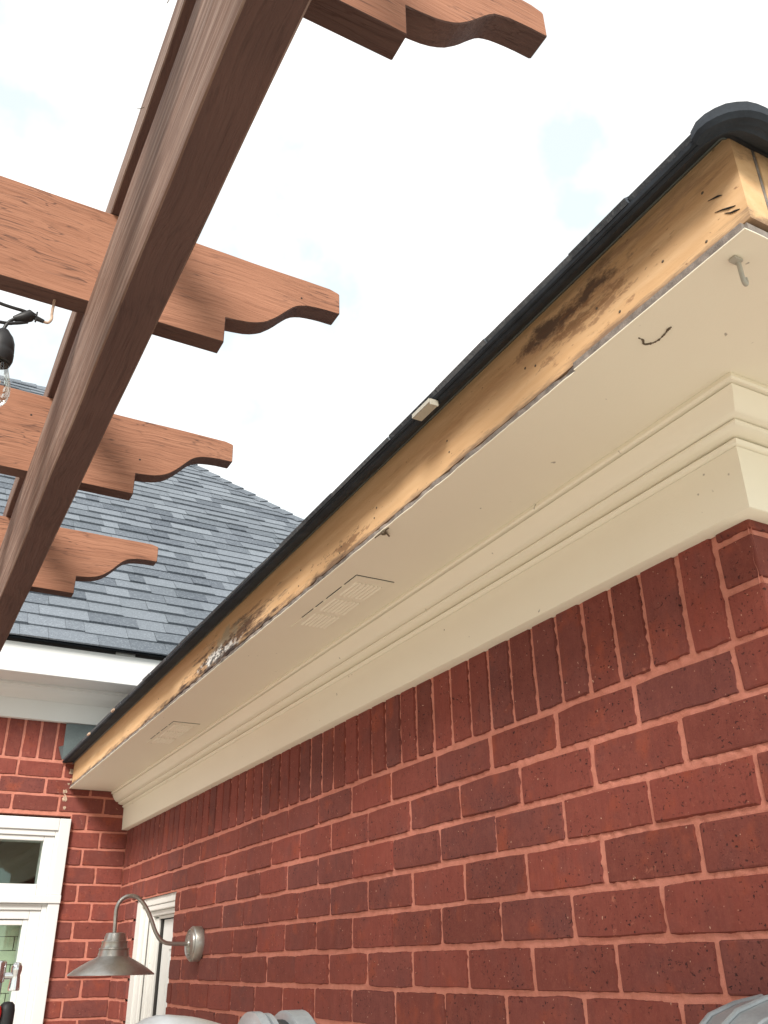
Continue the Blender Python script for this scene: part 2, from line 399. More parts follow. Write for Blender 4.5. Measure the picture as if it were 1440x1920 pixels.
# ------------------------------------------------------------------ low brick wing
wing = thing('brick_house', 'low red brick wing with its eave stripped back to bare stained lumber', 'house')
C1 = .0737; J = .005
DOOR = (3.47, 4.06, -2, .2465)
ys = [.745]
while ys[-1] < 4.34: ys.append(ys[-1] + min(.0045 * (1 + (ys[-1] - .7) * .75), .016))
ys[-1] = 4.34
wall = mortar_grid('wall', side, ys, span(-.34, .575, .0055), [DOOR], wing, M['mortar'])
lowv, lowf = boxes([(1.005, 1.1, .75, 3.47, GZ, -.34), (1.02, 1.1, .76, 3.47, -.34, .9), (1.02, 1.1, 4.06, 4.34, -.34, .9), (1.005, 1.1, 4.06, 4.34, GZ, -.34), (1.02, 1.1, 3.47, 4.06, .2465, .9),
                    (1.1, 4.4, .77, .87, GZ, .9), (4.3, 4.4, .87, 4.34, GZ, .9)])
part('inner_wall', lowv, lowf, M['mortar'], wing)
wall2 = mortar_grid('wall', endw, span(1.0, 2.4, .012), span(-.34, .575, .0055), [], wing, M['mortar'])
part('lower_wall', *boxes([(1.0, 2.4, .7495, .76, GZ, -.34)]), M['mortar'], wall2)
def top(k): return .3935 - C1 * k
stuff1, stuff2 = [], []
# soldier course
sj = [.813, .889, .972, 1.043, 1.118, 1.190, 1.262, 1.336, 1.408]
while sj[-1] < 4.3: sj.append(sj[-1] + .0722 + random.gauss(0, .0012))
for a, b in zip(sj[:-1], sj[1:]):
    wj = J + random.uniform(-.001, .0012); b2 = min(b, 4.345)
    if a > 4.32: break
    brick_obj(wall, side, a + wj, b2 - J, .3985 + random.gauss(0, .001), .592)
# corner quoins: solid bricks that show on both faces
def corner_brick(x1, y1, z0, z1):
    V, Fc = boxes([(1.0, x1, .745, y1, z0, z1)], .003)
    V = [Vector(v) + noise.noise_vector(Vector(v) * 40) * .0018 for v in V]
    part('brick', V, Fc, M['brick'], wall)
for k in range(3):
    z0 = .3935 + C1 * k + J; z1 = z0 + C1 - 2 * J
    corner_brick(1.188 if k % 2 == 0 else 1.085, .807, z0, min(z1, .62))
    u = 1.198 if k % 2 == 0 else 1.095
    while u < 2.3:
        (brick_obj(wall2, endw, u, u + .19, z0, z1) if u < 1.35 else stuff2.append((u, u + .19, z0, z1))); u += .2
for k in range(0, 27):
    z1, z0 = top(k) - J, top(k + 1) + J; odd = (k % 2 == 0)      # k=0 has the header at the corner
    ph = .0175 if odd else .1355
    first = .8175 if odd else .9355
    vis = k < 9
    if vis: corner_brick(1.188 if odd else 1.085, first - J, z0, z1)
    else: stuff1.append((.745, first - J, z0, z1))
    u = first
    while u < 4.33:
        v_ = u + .2 + random.gauss(0, .0022); wj = random.uniform(-.0012, .0012)
        r = cut(u + J + wj, min(v_ - J, 4.345), z0 + random.gauss(0, .0008), z1 + random.gauss(0, .0008), [(DOOR[0], DOOR[1], -2, .2465)])
        if r: (brick_obj(wall, side, *r) if vis else stuff1.append(r))
        u = v_ if abs(v_ - first - .2 * round((v_ - first) / .2)) < .006 else first + .2 * round((v_ - first) / .2)
    u = 1.198 if odd else 1.095
    while u < 2.3:
        (brick_obj(wall2, endw, u, u + .19, z0, z1) if (vis and u < 1.35) else stuff2.append((u, u + .19, z0, z1))); u += .2
brick_stuff(wall, side, stuff1); brick_stuff(wall2, endw, stuff2)

# frieze board and crown moulding sweep round the corner on a mitre
def sweep(prof, ends=(4.338, 2.4)):
    rings = [[(1 - o, ends[0], z) for o, z in prof], [(1 - o, .745 - o, z) for o, z in prof], [(ends[1], .745 - o, z) for o, z in prof]]
    V, Fc = [], []; n = len(prof)
    # subdivide the long run a little so it can waver
    run = [[(x, y0 + (y1 - y0) * t, z) for (x, y0, z), (_, y1, _) in zip(rings[0], rings[1])] for t in [i / 24 for i in range(25)]]
    return loft(run + [rings[2]])
part('frieze_board', *sweep([(-.004, .5585), (.0245, .5585), (.0265, .560), (.0285, .62), (.0295, .6560), (-.004, .6565)]), M['cream'], wing, smooth=True)
part('crown_moulding', *sweep([(-.003, .6568), (.0315, .6568), (.0355, .6595), (.037, .6635), (.0345, .6662), (.0300, .6685), (.046, .6690), (.0540, .6715), (.058, .6755), (.0575, .6785), (.0525, .6805), (.067, .6808), (.0710, .684),
                              (.0765, .6905), (.082, .6985), (.0855, .7065), (.0875, .7105), (.083, .7130), (.0925, .7134), (.0945, .7170), (.0925, .7248), (-.003, .7248)]), M['cream'], wing, smooth=True)

# soffit sheet with a torn outer edge
def edge_x(y, s): return .7155 + .0022 * noise.noise(Vector((y * 17, s, 0))) + .0012 * noise.noise(Vector((y * 70, s, 3)))
st = span(.452, 4.336, .012)
def strip(x_of, x_in, z0, z1):
    rings = [[(x_of(y), y, z0), (x_in, y, z0), (x_in, y, z1), (x_of(y), y, z1)] for y in st]
    return loft(rings)
def strip2(y_of, z0, z1):
    xs = span(.712, 2.4, .015)
    return loft([[(x, y_of(x), z0), (x, .75, z0), (x, .75, z1), (x, y_of(x), z1)] for x in xs])
soffit = part('soffit', *join(strip(lambda y: edge_x(y, 1), 1.02, .725, .7268), strip2(lambda x: .4525 + (edge_x(x, 7) - .7155), .7251, .7267)), M['cream'], wing)
part('soffit_edge', *join(strip(lambda y: .7178 + 2.2 * (edge_x(y * 1.7, 12) - .7155), .80, .7270, .7372), strip2(lambda x: .456 + 1.8 * (edge_x(x * 2, 9) - .7155), .7269, .7373)), M['rot'], wing, label='grey rotten ply edge along the outer side of the soffit')
def vent(x0, x1, y0, y1):
    V, Fc = boxes([(x0, x1, y0, y1, .7228, .7249)], .0006)
    V2, F2 = [], []
    n = 3; L = (y1 - y0)
    for i in range(n):
        a = y0 + .03 + i * (L - .04) / n; b = a + (L - .04) / n - .022
        for k in range(7):
            xx = x0 + .013 + k * (x1 - x0 - .024) / 6.6
            m = len(V2); V2 += [(xx, a, .7228), (xx + .0052, a, .7228), (xx + .0038, a, .7203), (xx, b, .7228), (xx + .0052, b, .7228), (xx + .0038, b, .7203)]
            F2 += [tuple(m + q for q in f) for f in ((0, 2, 1), (3, 4, 5), (0, 3, 5, 2), (1, 2, 5, 4))]
    v = part('soffit_vent', V, Fc, M['cream'], wing)
    part('louvre', V2, F2, M['cream'], v)
    dk = [(x0 - .0012, x1 + .001, y0 - .0025, y0 - .0005, .7242, .7249)]
    for a, b in ((0, .16), (.2, .42), (.47, .58), (.62, .8)):
        dk.append((x0 - .002, x0 - .0003, y0 + a * L, y0 + b * L, .7242, .7249))
    part('seam_gap', *boxes(dk), M['dark'], v)
vent(.769, .857, 1.530, 1.885); vent(.784, .873, 2.915, 3.270)
sq = [(.742, .655), (.749, .655), (.757, .660), (.7635, .655), (.7665, .652), (.768, .643), (.767, .634), (.7665, .629), (.764, .624), (.763, .618)]
sqp = [(x + random.gauss(0, .0008), y + random.gauss(0, .0008), .7245) for x, y in sq]
part('mud_trail', *tube(smooth_path(sqp, 4), [max(.0004, .0011 + random.gauss(0, .0005)) for _ in range(len(sqp) * 4 - 3)], 6), M['mud'], soffit)

# bare fascia lumber
def zf(y): return .882 - .0096 * (y - .45)
st2 = span(.448, 4.33, .04)
part('fascia_board', *loft([[(.722 + .0008 * noise.noise(Vector((y * 4, 0, 0))), y, .7435), (.758, y, .7435), (.758, y, zf(y) + .01), (.722, y, zf(y) + .01)] for y in st2]), M['bare'], wing, label='bare lumber fascia with black mould and a white rotten patch')
part('fascia_board', *boxes([(.7635, 2.4, .4465, .484, .7435, .892)], .0012), M['bare'], wing, label='bare lumber fascia on the short return side')
part('packing_strip', *boxes([(.7583, .7628, .4475, .48, .744, .89)]), M['rot'], wing)
nails = []
for (y, z) in [(.577, .784), (.864, .806), (.84, .795), (1.09, .80), (1.085, .775), (1.35, .79), (1.36, .772), (1.508, .772), (1.515, .76), (1.9, .79), (2.6, .77), (2.9, .79), (3.3, .77), (.66, .765), (.70, .80), (.5, .83), (.51, .76), (1.72, .80), (1.73, .765)]:
    nails.append(lathe((0, y, z), [(.0002, .7208), (.0013 + random.random() * .001, .7212), (.0022, .7218)], 'x', 8))
part('nail_mark', *join(*nails), M['mud'], wing, kind='stuff')
crk = []
for (y, z, L_, a) in [(.475, .803, .02, .5), (.462, .773, .028, .55), (.458, .764, .02, .6)]:
    pts = [(.7213, y + L_ * t, z + L_ * a * t + random.gauss(0, .0008)) for t in (0, .3, .6, 1)]
    crk.append(tube(pts, [.0004, .0013, .001, .0003], 5))
part('split', *join(*crk), M['dark'], wing, kind='stuff')
part('debris', *join(lathe((.719, 1.318, .7225), [(.0005, -.006), (.005, -.004), (.006, 0), (.002, .004)], 'z', 7), tube([(.716, 1.31, .722), (.735, 1.325, .721)], .0018, 5), tube([(.72, 1.30, .724), (.712, 1.34, .719)], .0014, 5)), M['mud'], wing, label='dark debris clinging to the soffit edge')
# roofing edge: station path along the eave, round the corner, along the return
path = [((.722, y), (-1, 0), y) for y in span(4.34, .458, .045)]
path += [((.722, .458), (-math.cos(a), -math.sin(a)), .45) for a in [PI / 2 * i / 8 for i in range(1, 8)]]
path += [((x, .458), (0, -1), .45 - (x - .722)) for x in span(.722, 2.5, .05)]
def edge_sec(secs, seed, amp=.003):
    rings = []
    for i, (p, nrm, y) in enumerate(path):
        j = noise.noise(Vector((i * .31, seed, 0))) * amp; k = noise.noise(Vector((i * .17, seed, 9))) * amp * 1.1
        b = zf(max(y, .2)); bo = .882 - .008 * min(1, max(0, y - .45)); rings.append([(p[0] + nrm[0] * (o + j * (o > .02)), p[1] + nrm[1] * (o + j * (o > .02)), (bo if o > .02 else b) + z + k * (o > .02)) for o, z in secs])
    return loft(rings)
roof = part('roof', *edge_sec([(-.04, .004), (-.002, 0), (.042, -.038), (.046, -.036), (.047, -.029), (.0, .012), (-.04, .048)], 2, .0035), M['felt'], wing)
part('drip_edge', *edge_sec([(-.004, -.002), (.0065, -.0095), (.0085, -.0075), (.005, -.001)], 5, .0), M['flash'], roof)
part('roof_edge_layer', *edge_sec([(.0205, -.008), (.049, -.037), (.052, -.036), (.0535, -.031), (.0205, -.001)], 8, .004), M['felt'], roof)

_pf = path
path = [q for q in path if q[0][1] < .72 and q[0][0] < .97]
_m = len(path) // 2
def cap_sec(i):
    (p, nrm, y) = path[i]; d = abs(i - (len(path) - 1) / 2) / len(path) * 2
    lift = .005 * (1 - d * d) + .002 * noise.noise(Vector((i * .6, 3, 1)))
    b = .882; dr = .009 * d ** 6; lift -= .006 * d ** 6
    return [(p[0] + nrm[0] * o, p[1] + nrm[1] * o, b + z) for o, z in [(.002, .002), (.040, -.037), (.058 - dr, -.038 + lift * .5), (.063 - dr, -.033 + lift * .6), (.062 - dr, -.019 + lift), (.045, -.001 + lift), (.002, .040 + lift - abs(dr))]]
part('corner_cap', *loft([cap_sec(i) for i in range(len(path))]), M['felt'], roof, True)
path = _pf
# shingle laying
def shingle_mesh(P, s0, s1, t0, t1, hb, ht, sl0=0, sl1=0):
    """P(s,t,h); front edge at t0 raised ht, tail at t1 tucked"""
    V = [P(s0, t0, hb), P(s1, t0, hb), P(s0, t0, ht), P(s1, t0, ht), P(s0 + sl0, t1, .001), P(s1 + sl1, t1, .001)]
    return V, [(0, 1, 3, 2), (2, 3, 5, 4), (0, 2, 4), (1, 5, 3)]
def lay(P, rows, e, smin, smax, wmin=.08, wmax=.25):
    out = []
    for k in range(rows):
        t0 = k * e; t1 = t0 + e + .018
        a = smin(t0) - random.uniform(0, .2); end = smax(t0)
        low = smin(t0)
        while a < end:
            wd = random.uniform(wmin, wmax); b = min(a + wd, end); proud = random.random() < (.5 if k else .0)
            s0 = max(a, low)
            if b - s0 > .012:
                sl1 = 0; sl0 = 0
                if b >= end - 1e-6: sl1 = smax(t1) - smax(t0)
                if s0 <= low + 1e-6: sl0 = smin(t1) - smin(t0)
                dt = random.gauss(0, .0025) - (.002 if proud else 0)
                tone = min(1, max(0, random.choice([.1, .35, .55, .7, .85]) + random.gauss(0, .1)))
                if k == 0 or True: out.append((shingle_mesh(P, s0, b, t0 + dt, t1, .0015, .0075 + (.0055 if proud else 0) + random.uniform(0, .0025), sl0, sl1), tone))
            a = b + .0015
    return out
def joined(name, items, parent, kind='stuff'):
    V, Fc, T = [], [], []
    for (v, f), t in items:
        n = len(V); V += list(v); Fc += [tuple(n + i for i in q) for q in f]; T += [t] * len(v)
    me = bpy.data.meshes.new(name); me.from_pydata([tuple(v) for v in V], [], Fc); me.materials.append(M['shingle'])
    a = me.attributes.new('tone', 'FLOAT', 'POINT'); a.data.foreach_set('value', T)
    return link(name, me, parent, None, kind)
cs, sn = math.cos(math.atan(.97)), math.sin(math.atan(.97))
LE = .118
def PW(s, t, h): return Vector((.671 + t * cs - h * sn, s, .852 - .008 * min(1, max(0, s - .45)) * max(0, 1 - t) + .0025 * noise.noise(Vector((s * 5, 2, 0))) + t * sn + h * cs))
def PS(s, t, h): return Vector((s, .407 + t * cs - h * sn, .852 + t * sn + h * cs))
lowr = lay(PW, 22, LE, lambda t: .402 + t * cs + max(0, .045 - t * .3), lambda t: 4.6 if t > .25 else 4.335) + lay(PS, 22, LE, lambda t: .666 + t * cs + max(0, .045 - t * .3), lambda t: 5.2)
joined('shingle_field', lowr, roof)
ridge = []
Vd = [PW(.44, .02, -.004), PW(4.6, .02, -.004), PW(4.6, 2.6, -.004), PW(.402 + 2.6 * cs, 2.6, -.004), PS(5.2, .02, -.004), PS(5.2, 2.6, -.004)]
part('roof_deck', Vd, [(0, 1, 2, 3), (0, 3, 5, 4)], M['felt'], roof)
def hip_caps(parent, start, d, n, na, nb, wdt, e=.14, thick=.009):
    """cap shingles folded over a hip between two roof planes with normals na and nb"""
    start, d, na, nb = Vector(start), Vector(d).normalized(), Vector(na), Vector(nb)
    nl, nr = d.cross(na).normalized(), d.cross(nb).normalized()
    if nl.dot(nb) > 0: nl = -nl
    if nr.dot(na) > 0: nr = -nr
    up = (-(nl + nr)).normalized()
    for k in range(n):
        a = start + d * (k * e) + up * (thick + .010 + random.uniform(0, .002)); b = start + d * (k * e + e * 1.25) + up * .004
        sec = []
        for q, dd in ((a, up * thick), (b, up * .002)):
            j = random.gauss(0, .002)
            sec.append([q + nl * (wdt + j), q + nl * .02 + up * .002, q + up * .004, q + nr * .02 + up * .002, q + nr * (wdt + j),
                        q + nr * (wdt + j) - dd, q + nr * .02 - dd * .8, q - dd * .6, q + nl * .02 - dd * .8, q + nl * (wdt + j) - dd])
        V, Fc = loft(sec)
        me = mesh('ridge_cap', V, Fc, M['shingle'], False, min(1, max(0, random.gauss(.5, .15)))); link('ridge_cap', me, parent)
hip_caps(roof, (.95, .686, 1.116), (1, 1, .97), 18, (-sn, 0, cs), (0, -sn, cs), .085, .125, .011)

# clips and flashing
clip = part('roof_clip', *join(boxes([(.664, .682, 1.048, 1.106, .8375, .8385), (.6625, .6635, 1.048, 1.106, .8375, .8455)], .0004), boxes([(.6625, .678, 1.044, 1.0465, .831, .842)])), M['clear'], roof, label='small bent metal clip under the shingle edge')
for y in (3.30, 3.72):
    part('roof_clip', *boxes([(.6585, .666, y, y + .035, .838, .8455)], .001), M['caulk'], roof)

# door in the wing, recessed, behind the lamp
door = part('door', *boxes([(1.060, 1.10, 3.470, 3.800, GZ, .163)], .002), M['white'], wing)
dp = []
dp += [(1.054, 1.0605, 3.47, 3.69, .055, .062), (1.054, 1.0605, 3.682, 3.69, -1.2, .055), (1.056, 1.0605, 3.47, 3.670, .035, .042), (1.056, 1.0605, 3.662, 3.67, -1.2, .035)]
part('panel_moulding', *boxes(dp, .0012), M['white'], door)
frm = [(1.012, 1.1, 3.985, 4.06, GZ, .2455), (1.022, 1.1, 3.93, 3.984, GZ, .2150), (1.016, 1.03, 3.915, 3.932, GZ, .197), (1.032, 1.1, 3.87, 3.914, GZ, .190), (1.045, 1.1, 3.826, 3.869, GZ, .178),
       (1.012, 1.1, 3.47, 3.984, .2155, .2455), (1.016, 1.1, 3.47, 3.93, .196, .215), (1.030, 1.1, 3.47, 3.914, .178, .1955), (1.045, 1.1, 3.47, 3.869, .1665, .1775)]
part('door_frame', *boxes(frm, .003), M['trim'], door)
part('weatherstrip', *boxes([(1.054, 1.09, 3.8005, 3.8255, GZ, .1665), (1.056, 1.09, 3.47, 3.8005, .1633, .1663)]), M['dark'], door)

# ------------------------------------------------------------------ tall rear wing
tall = thing('brick_house', 'taller red brick wing behind with steep grey shingle roof and white eave', 'house')
WIN = (-.30, .745, -2, .606)
EY = 4.085; ES = 1.165
rw = mortar_grid('wall', rear, span(-.6, 1.003, .009), span(-.34, 1.03, .009), [WIN], tall, M['mortar'], .0042, .003)
part('inner_wall', *boxes([(-3.6, -.6, 4.345, 4.44, GZ, 1.3), (-.6, -.3, 4.36, 4.44, -.34, 1.3), (-.6, -.3, 4.345, 4.44, GZ, -.34), (.745, 1.003, 4.36, 4.44, -.34, 1.3), (.745, 1.003, 4.345, 4.44, GZ, -.34), (-.3, .745, 4.36, 4.44, .606, 1.3), (1.003, 4.5, 4.345, 4.44, GZ, 1.3)]), M['mortar'], tall)
part('room', *boxes([(-1.2, 1.4, 6.2, 6.3, GZ, 1.3), (-1.3, -1.2, 4.45, 6.2, GZ, 1.3), (1.4, 1.5, 4.45, 6.2, GZ, 1.3), (-1.2, 1.4, 4.45, 6.2, 1.2, 1.3), (-1.2, 1.4, 4.45, 6.2, GZ, GZ + .02)]), M['room'], tall)
stuffr = []
u = .411 - .0725 * 14
k = 0
while u < .67:
    a, b = u + J, u + .0725 - J; u += .0725
    if b > .66: b = .665
    (brick_obj(rw, rear, a, b, .849, 1.035) if u > .36 else stuffr.append((a, b, .849, 1.035)))
for k in range(0, 34):
    z1, z0 = .841 - .0738 * k - J, .841 - .0738 * (k + 1) + J
    ph = .813 if k % 2 == 1 else .881
    js = [ph - .2 * i for i in range(8, -1, -1)] + [1.0]
    for a, b in zip(js[:-1], js[1:]):
        r = cut(a + J, (b - J) if b < .99 else 1.0, z0 + random.gauss(0, .0008), z1 + random.gauss(0, .0008), [WIN])
        if r and r[0] > -.6: (brick_obj(rw, rear, *r) if (k < 15 and r[1] > .36) else stuffr.append(r))
for k in range(2):   # courses beside the flashing
    z0 = .841 + .0738 * k + J
    stuffr.append((.68, .86, z0, z0 + C1 - 2 * J)); stuffr.append((.87, 1.0, z0, z0 + C1 - 2 * J))
brick_stuff(rw, rear, stuffr)
def sweepr(prof, mat, name):
    V, Fc = loft([[(x, 4.34 - o, z) for o, z in prof] for x in (-3.6, -1, .5, 2, 4.5)])
    return part(name, V, Fc, mat, tall, smooth=True)
sweepr([(-.004, 1.0165), (.022, 1.0165), (.024, 1.018), (.026, 1.105), (-.004, 1.105)], M['trim'], 'frieze_board')
sweepr([(-.003, 1.1052), (.031, 1.1052), (.034, 1.109), (.045, 1.112), (.055, 1.119), (.061, 1.123), (.07, 1.127), (.079, 1.141), (.084, 1.151), (.090, 1.153), (.091, 1.1645), (-.003, 1.1645)], M['trim'], 'crown_moulding')
part('soffit', *boxes([(-3.6, 4.5, EY + .004, 4.36, ES, ES + .01)]), M['trim'], tall)
part('fascia_board', *boxes([(-3.6, 4.5, EY, EY + .02, ES - .003, 1.297)], .0025), M['white'], tall)
part('eave_shade_strip', *boxes([(-3.6, 4.5, EY - .002, EY + .03, 1.2975, 1.3095)]), M['dark'], tall)  # dark strip painting in the shadow of the drip above the fascia
part('roof_clip', *boxes([(.795, .885, EY - .006, EY - .0015, 1.296, 1.309)], .001), M['galv'], tall)
rroof = part('roof', [(-3.65, 4.052, 1.306), (4.53, 4.052, 1.306), (.53, 8.052, 5.186), (-3.65, 8.052, 5.186), (4.53, 12.05, 1.306), (-3.65, 12.05, 1.306)],
             [(0, 1, 2, 3), (1, 4, 2), (4, 5, 3, 2), (0, 3, 5)], M['felt'], tall)
def PR(s, t, h): return Vector((s, 4.045 + t * cs - h * sn, 1.3105 + t * sn + h * cs))
TL = 4.0 / cs
items = lay(PR, int(TL / .12), .12, lambda t: -3.6, lambda t: 4.53 - t * cs)
def vis(it):
    V = it[0][0]; c = (V[2] + V[3] + V[4] + V[5]) / 4; x, y, z = pix(c)
    return -15 < x < 700 and y > 600 and c.x / c.z < .79 and not (x < 215 and y < 720 - 0 and False)
near = sorted([i for i in items if vis(i)], key=lambda i: i[0][0][2].length)
sel = near[:300]; ids = set(id(i) for i in sel)
for (v, f), t in sel:
    me = bpy.data.meshes.new('shingle'); me.from_pydata([tuple(q) for q in v], [], f); me.materials.append(M['shingle'])
    at = me.attributes.new('tone', 'FLOAT', 'POINT'); at.data.foreach_set('value', [t] * len(v)); link('shingle', me, rroof)
joined('shingle_field', [i for i in items if id(i) not in ids], rroof)
hd = Vector((-1, 1, .97)).normalized()
hip_caps(rroof, (4.53, 4.052, 1.318), (-1, 1, .97), 48, (0, -sn, cs), (sn, 0, cs), .10, .1415, .006)
hip_caps(rroof, (.60, 8.055, 5.19), (-1, 0, 0), 26, (0, -sn, cs), (0, sn, cs), .12, .145, .006)
# kick-out flashing where the low roof meets the wall
fl = part('flashing', *loft([[(x, y, z) for x, z in ((.660, .846), (.658, 1.012), (.86, 1.014), (.86, .90))] for y in (4.312, 4.316)]), M['flash'], tall)
part('flashing_lip', *join(loft([[(.660, 4.312, .846), (.6605, 4.312, .91), (.636, 4.296, .898), (.646, 4.298, .872)], [(.662, 4.314, .846), (.6625, 4.314, .91), (.638, 4.298, .899), (.648, 4.30, .872)]])), M['galv'], fl)
# caulk smears on the corner brick
for (x, z, r) in ((.716, .80, .010), (.722, .765, .006), (.712, .745, .005), (.700, .712, .009), (.703, .68, .012), (.706, .64, .007)):
    v, f = lathe((x, 4.3385, z), [(.0005, -.0016), (r * .5, -.0014), (r * .8, -.001), (r, .003)], 'y', 9)
    part('caulk_smear', [(q[0] + random.gauss(0, r * .25), q[1], q[2] + random.gauss(0, r * .4)) for q in v], f, M['caulk'], rw)

# glazed door unit with transom
wnd = part('window', *boxes([(.694, .742, 4.318, 4.42, GZ, .2445), (.694, .742, 4.318, 4.42, .278, .592), (-.3, .6935, 4.318, 4.42, .541, .592), (-.3, .743, 4.312, 4.42, .245, .2775)], .0025), M['white'], tall)
part('transom_frame', *boxes([(.684, .6938, 4.326, 4.42, .2785, .5405), (-.3, .6835, 4.326, 4.42, .518, .5405), (.640, .6835, 4.334, 4.42, .279, .5175), (-.3, .6395, 4.334, 4.42, .497, .5175), (-.3, .6395, 4.334, 4.42, .279, .321)], .0022), M['white'], wnd)
part('door_sash', *boxes([(.672, .6935, 4.332, 4.42, GZ, .244), (-.3, .6715, 4.332, 4.42, .219, .244), (.628, .6715, 4.340, 4.42, GZ, .2185), (-.3, .6275, 4.340, 4.42, .184, .2185), (.607, .6275, 4.347, 4.42, GZ, .1835), (-.3, .6065, 4.347, 4.42, .161, .1815)], .0022), M['white'], wnd)
part('pane', *boxes([(-.3, .6395, 4.352, 4.356, .322, .496)]), M['glass'], wnd)
part('pane', *boxes([(-.3, .6065, 4.358, 4.362, GZ, .1605)]), M['glass'], wnd)
refl = part('reflection_backing', *boxes([(-.3, .9, 4.452, 4.47, GZ, .26)]), M['room'], tall)  # added behind the lower pane to imitate its reflection
for k in range(9):
    z1 = .226 - .0535 * k; u = .20 - (.1 if k % 2 else 0)
    while u < .75:
        part('brick', *boxes([(u, u + .196, 4.444, 4.4515, z1 - .051, z1)], .001), M['pale'], refl); u += .2  # pale blocks imitate reflected brickwork

# ------------------------------------------------------------------ pergola
per = thing('pergola', 'reddish brown stained timber pergola with scroll cut rafter tails overhead', 'pergola')
ZR = .93
def rafter(y, xt=.552, notch=True, seed=0):
    pf = [(.338, 0), (.338, .0505), (.352, .0525), (.367, .0545), (.380, .0565), (.393, .0605), (.404, .0655), (.413, .071), (.427, .0835), (.436, .093), (.444, .1025), (.452, .1115), (.460, .120), (.4685, .1265), (.476, .130), (.486, .1335), (.496, .1355), (.510, .1375), (.527, .139)]
    pf = [(x, z) for x, z in pf] + [(xt - .002, .1395), (xt, .1415), (xt - .001, .186)]
    xs = span(xt - .02, -2.3, -.06) if False else [xt - .02 - i * .05 for i in range(int((xt + 2.3) / .05))]
    topz = .1925
    poly = pf + [(xt - .003, .1885)] + [(x, topz + .0012 * noise.noise(Vector((x * 9, y * 7, 0)))) for x in xs] + [(-2.3, 0)]
    rings = []
    for yy, ins in ((y, .0012), (y + .0014, 0), (y + .0355, 0), (y + .037, .0012)):
        cxm, czm = 0, .1
        rings.append([(x - (ins if x > .3 else 0), yy, ZR + z + (ins if z < .06 and x < .34 else 0) - (ins if z > .18 else 0) + (ins if .06 > z > 0 or (z > .06 and z < .15) else 0)) for x, z in poly])
    o = part('rafter', *loft(rings), M['rafter'], per); o.data.materials.append(M['rafter_shade'])
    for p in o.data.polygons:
        if p.normal.z < -.35 or p.normal.x > .6: p.material_index = 1  # shade painted on downward and tail-end faces
    return o
RY = [-.08, .547, 1.169, 1.773, 2.432]
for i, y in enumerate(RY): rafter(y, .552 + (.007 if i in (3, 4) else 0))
# nail holes and knots punched into the rafters
for (x, y, z, r) in ((.102, 1.773, 1.067, .0022), (.343, 1.773, 1.019, .0022), (.475, 1.169, 1.078, .0018), (.08, 2.432, 1.05, .002)):
    part('knot_hole', *lathe((x, y - .0004, z), [(r * .1, .0002), (r, .0), (r * 1.25, .002), (r * .2, .004)], 'y', 10), M['dark'], per)
bx0, bx1, bz0, bz1 = .1160, .1635, .670, .9295
def longbeam(name, x0, x1, z0, z1, y0, y1, seed, mat):
    rings = []
    for y in span(y0, y1, .05):
        j = lambda k: .0011 * noise.noise(Vector((y * 5, k, seed)))
        rings.append([(x0 + .002 + j(0), y, z0), (x1 - .002 + j(1), y, z0 + j(2)), (x1 + j(1), y, z0 + .002), (x1, y, z1 - .002), (x1 - .002, y, z1), (x0 + .002, y, z1), (x0 + j(3), y, z1 - .002), (x0 + j(0), y, z0 + .002)])
    o = part(name, *loft(rings), mat, per); o.data.materials.append(M['beam_shade'])
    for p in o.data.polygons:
        if p.normal.z < -.9 or p.normal.x > .9: p.material_index = 1  # painted shade on the underside and the side turned to the house
    return o
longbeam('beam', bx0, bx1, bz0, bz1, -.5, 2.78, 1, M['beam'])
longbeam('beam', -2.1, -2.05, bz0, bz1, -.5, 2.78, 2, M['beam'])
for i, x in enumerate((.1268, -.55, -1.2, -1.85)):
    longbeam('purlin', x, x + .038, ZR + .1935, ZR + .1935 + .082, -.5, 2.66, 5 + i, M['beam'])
for x in (.094, -2.12):
    for y in (-.45, 2.56): part('post', *boxes([(x, x + .09, y, y + .09, GZ, bz0 - .001)], .004), M['beam'], per)
part('splinter', *join(tube([(.127, .97, 1.16), (.121, .972, 1.155), (.117, .968, 1.148)], .0006, 5), tube([(.128, .80, 1.19), (.121, .802, 1.186), (.115, .795, 1.176), (.112, .80, 1.168)], .0006, 5)), M['mud'], per)

# ------------------------------------------------------------------ wall lamp
lamp = thing('wall_lamp', 'galvanised gooseneck barn lamp on the brick wall beside the recessed door', 'lamp')
ly = 3.14
part('back_plate', *lathe((0, ly, .0635), [(.046, 1.004), (.053, 1.000), (.053, .974), (.050, .970), (.046, .9685), (.0445, .9645), (.041, .9625), (.037, .966), (.036, .965), (.012, .962), (.010, .958), (.001, .957)], 'x', 48), M['galv'], lamp, True)
bolt = [(.010, .0000)]
for dz in (-.03, .03): part('screw', *lathe((0, ly, .0635 + dz), [(.004, .966), (.004, .962), (.0025, .9605), (.0005, .960)], 'x', 12), M['galv'], lamp, True)
arm = [(.968, .0635), (.93, .0635), (.905, .064), (.885, .067), (.868, .076), (.856, .090), (.845, .108), (.835, .130), (.824, .150), (.813, .168), (.800, .184), (.785, .197), (.766, .2035), (.747, .202), (.731, .193), (.7205, .178), (.7165, .160), (.7175, .13), (.7195, .088)]
part('arm', *tube(smooth_path([(x, ly, z) for x, z in arm], 3), .0064, 14), M['galv'], lamp, True)
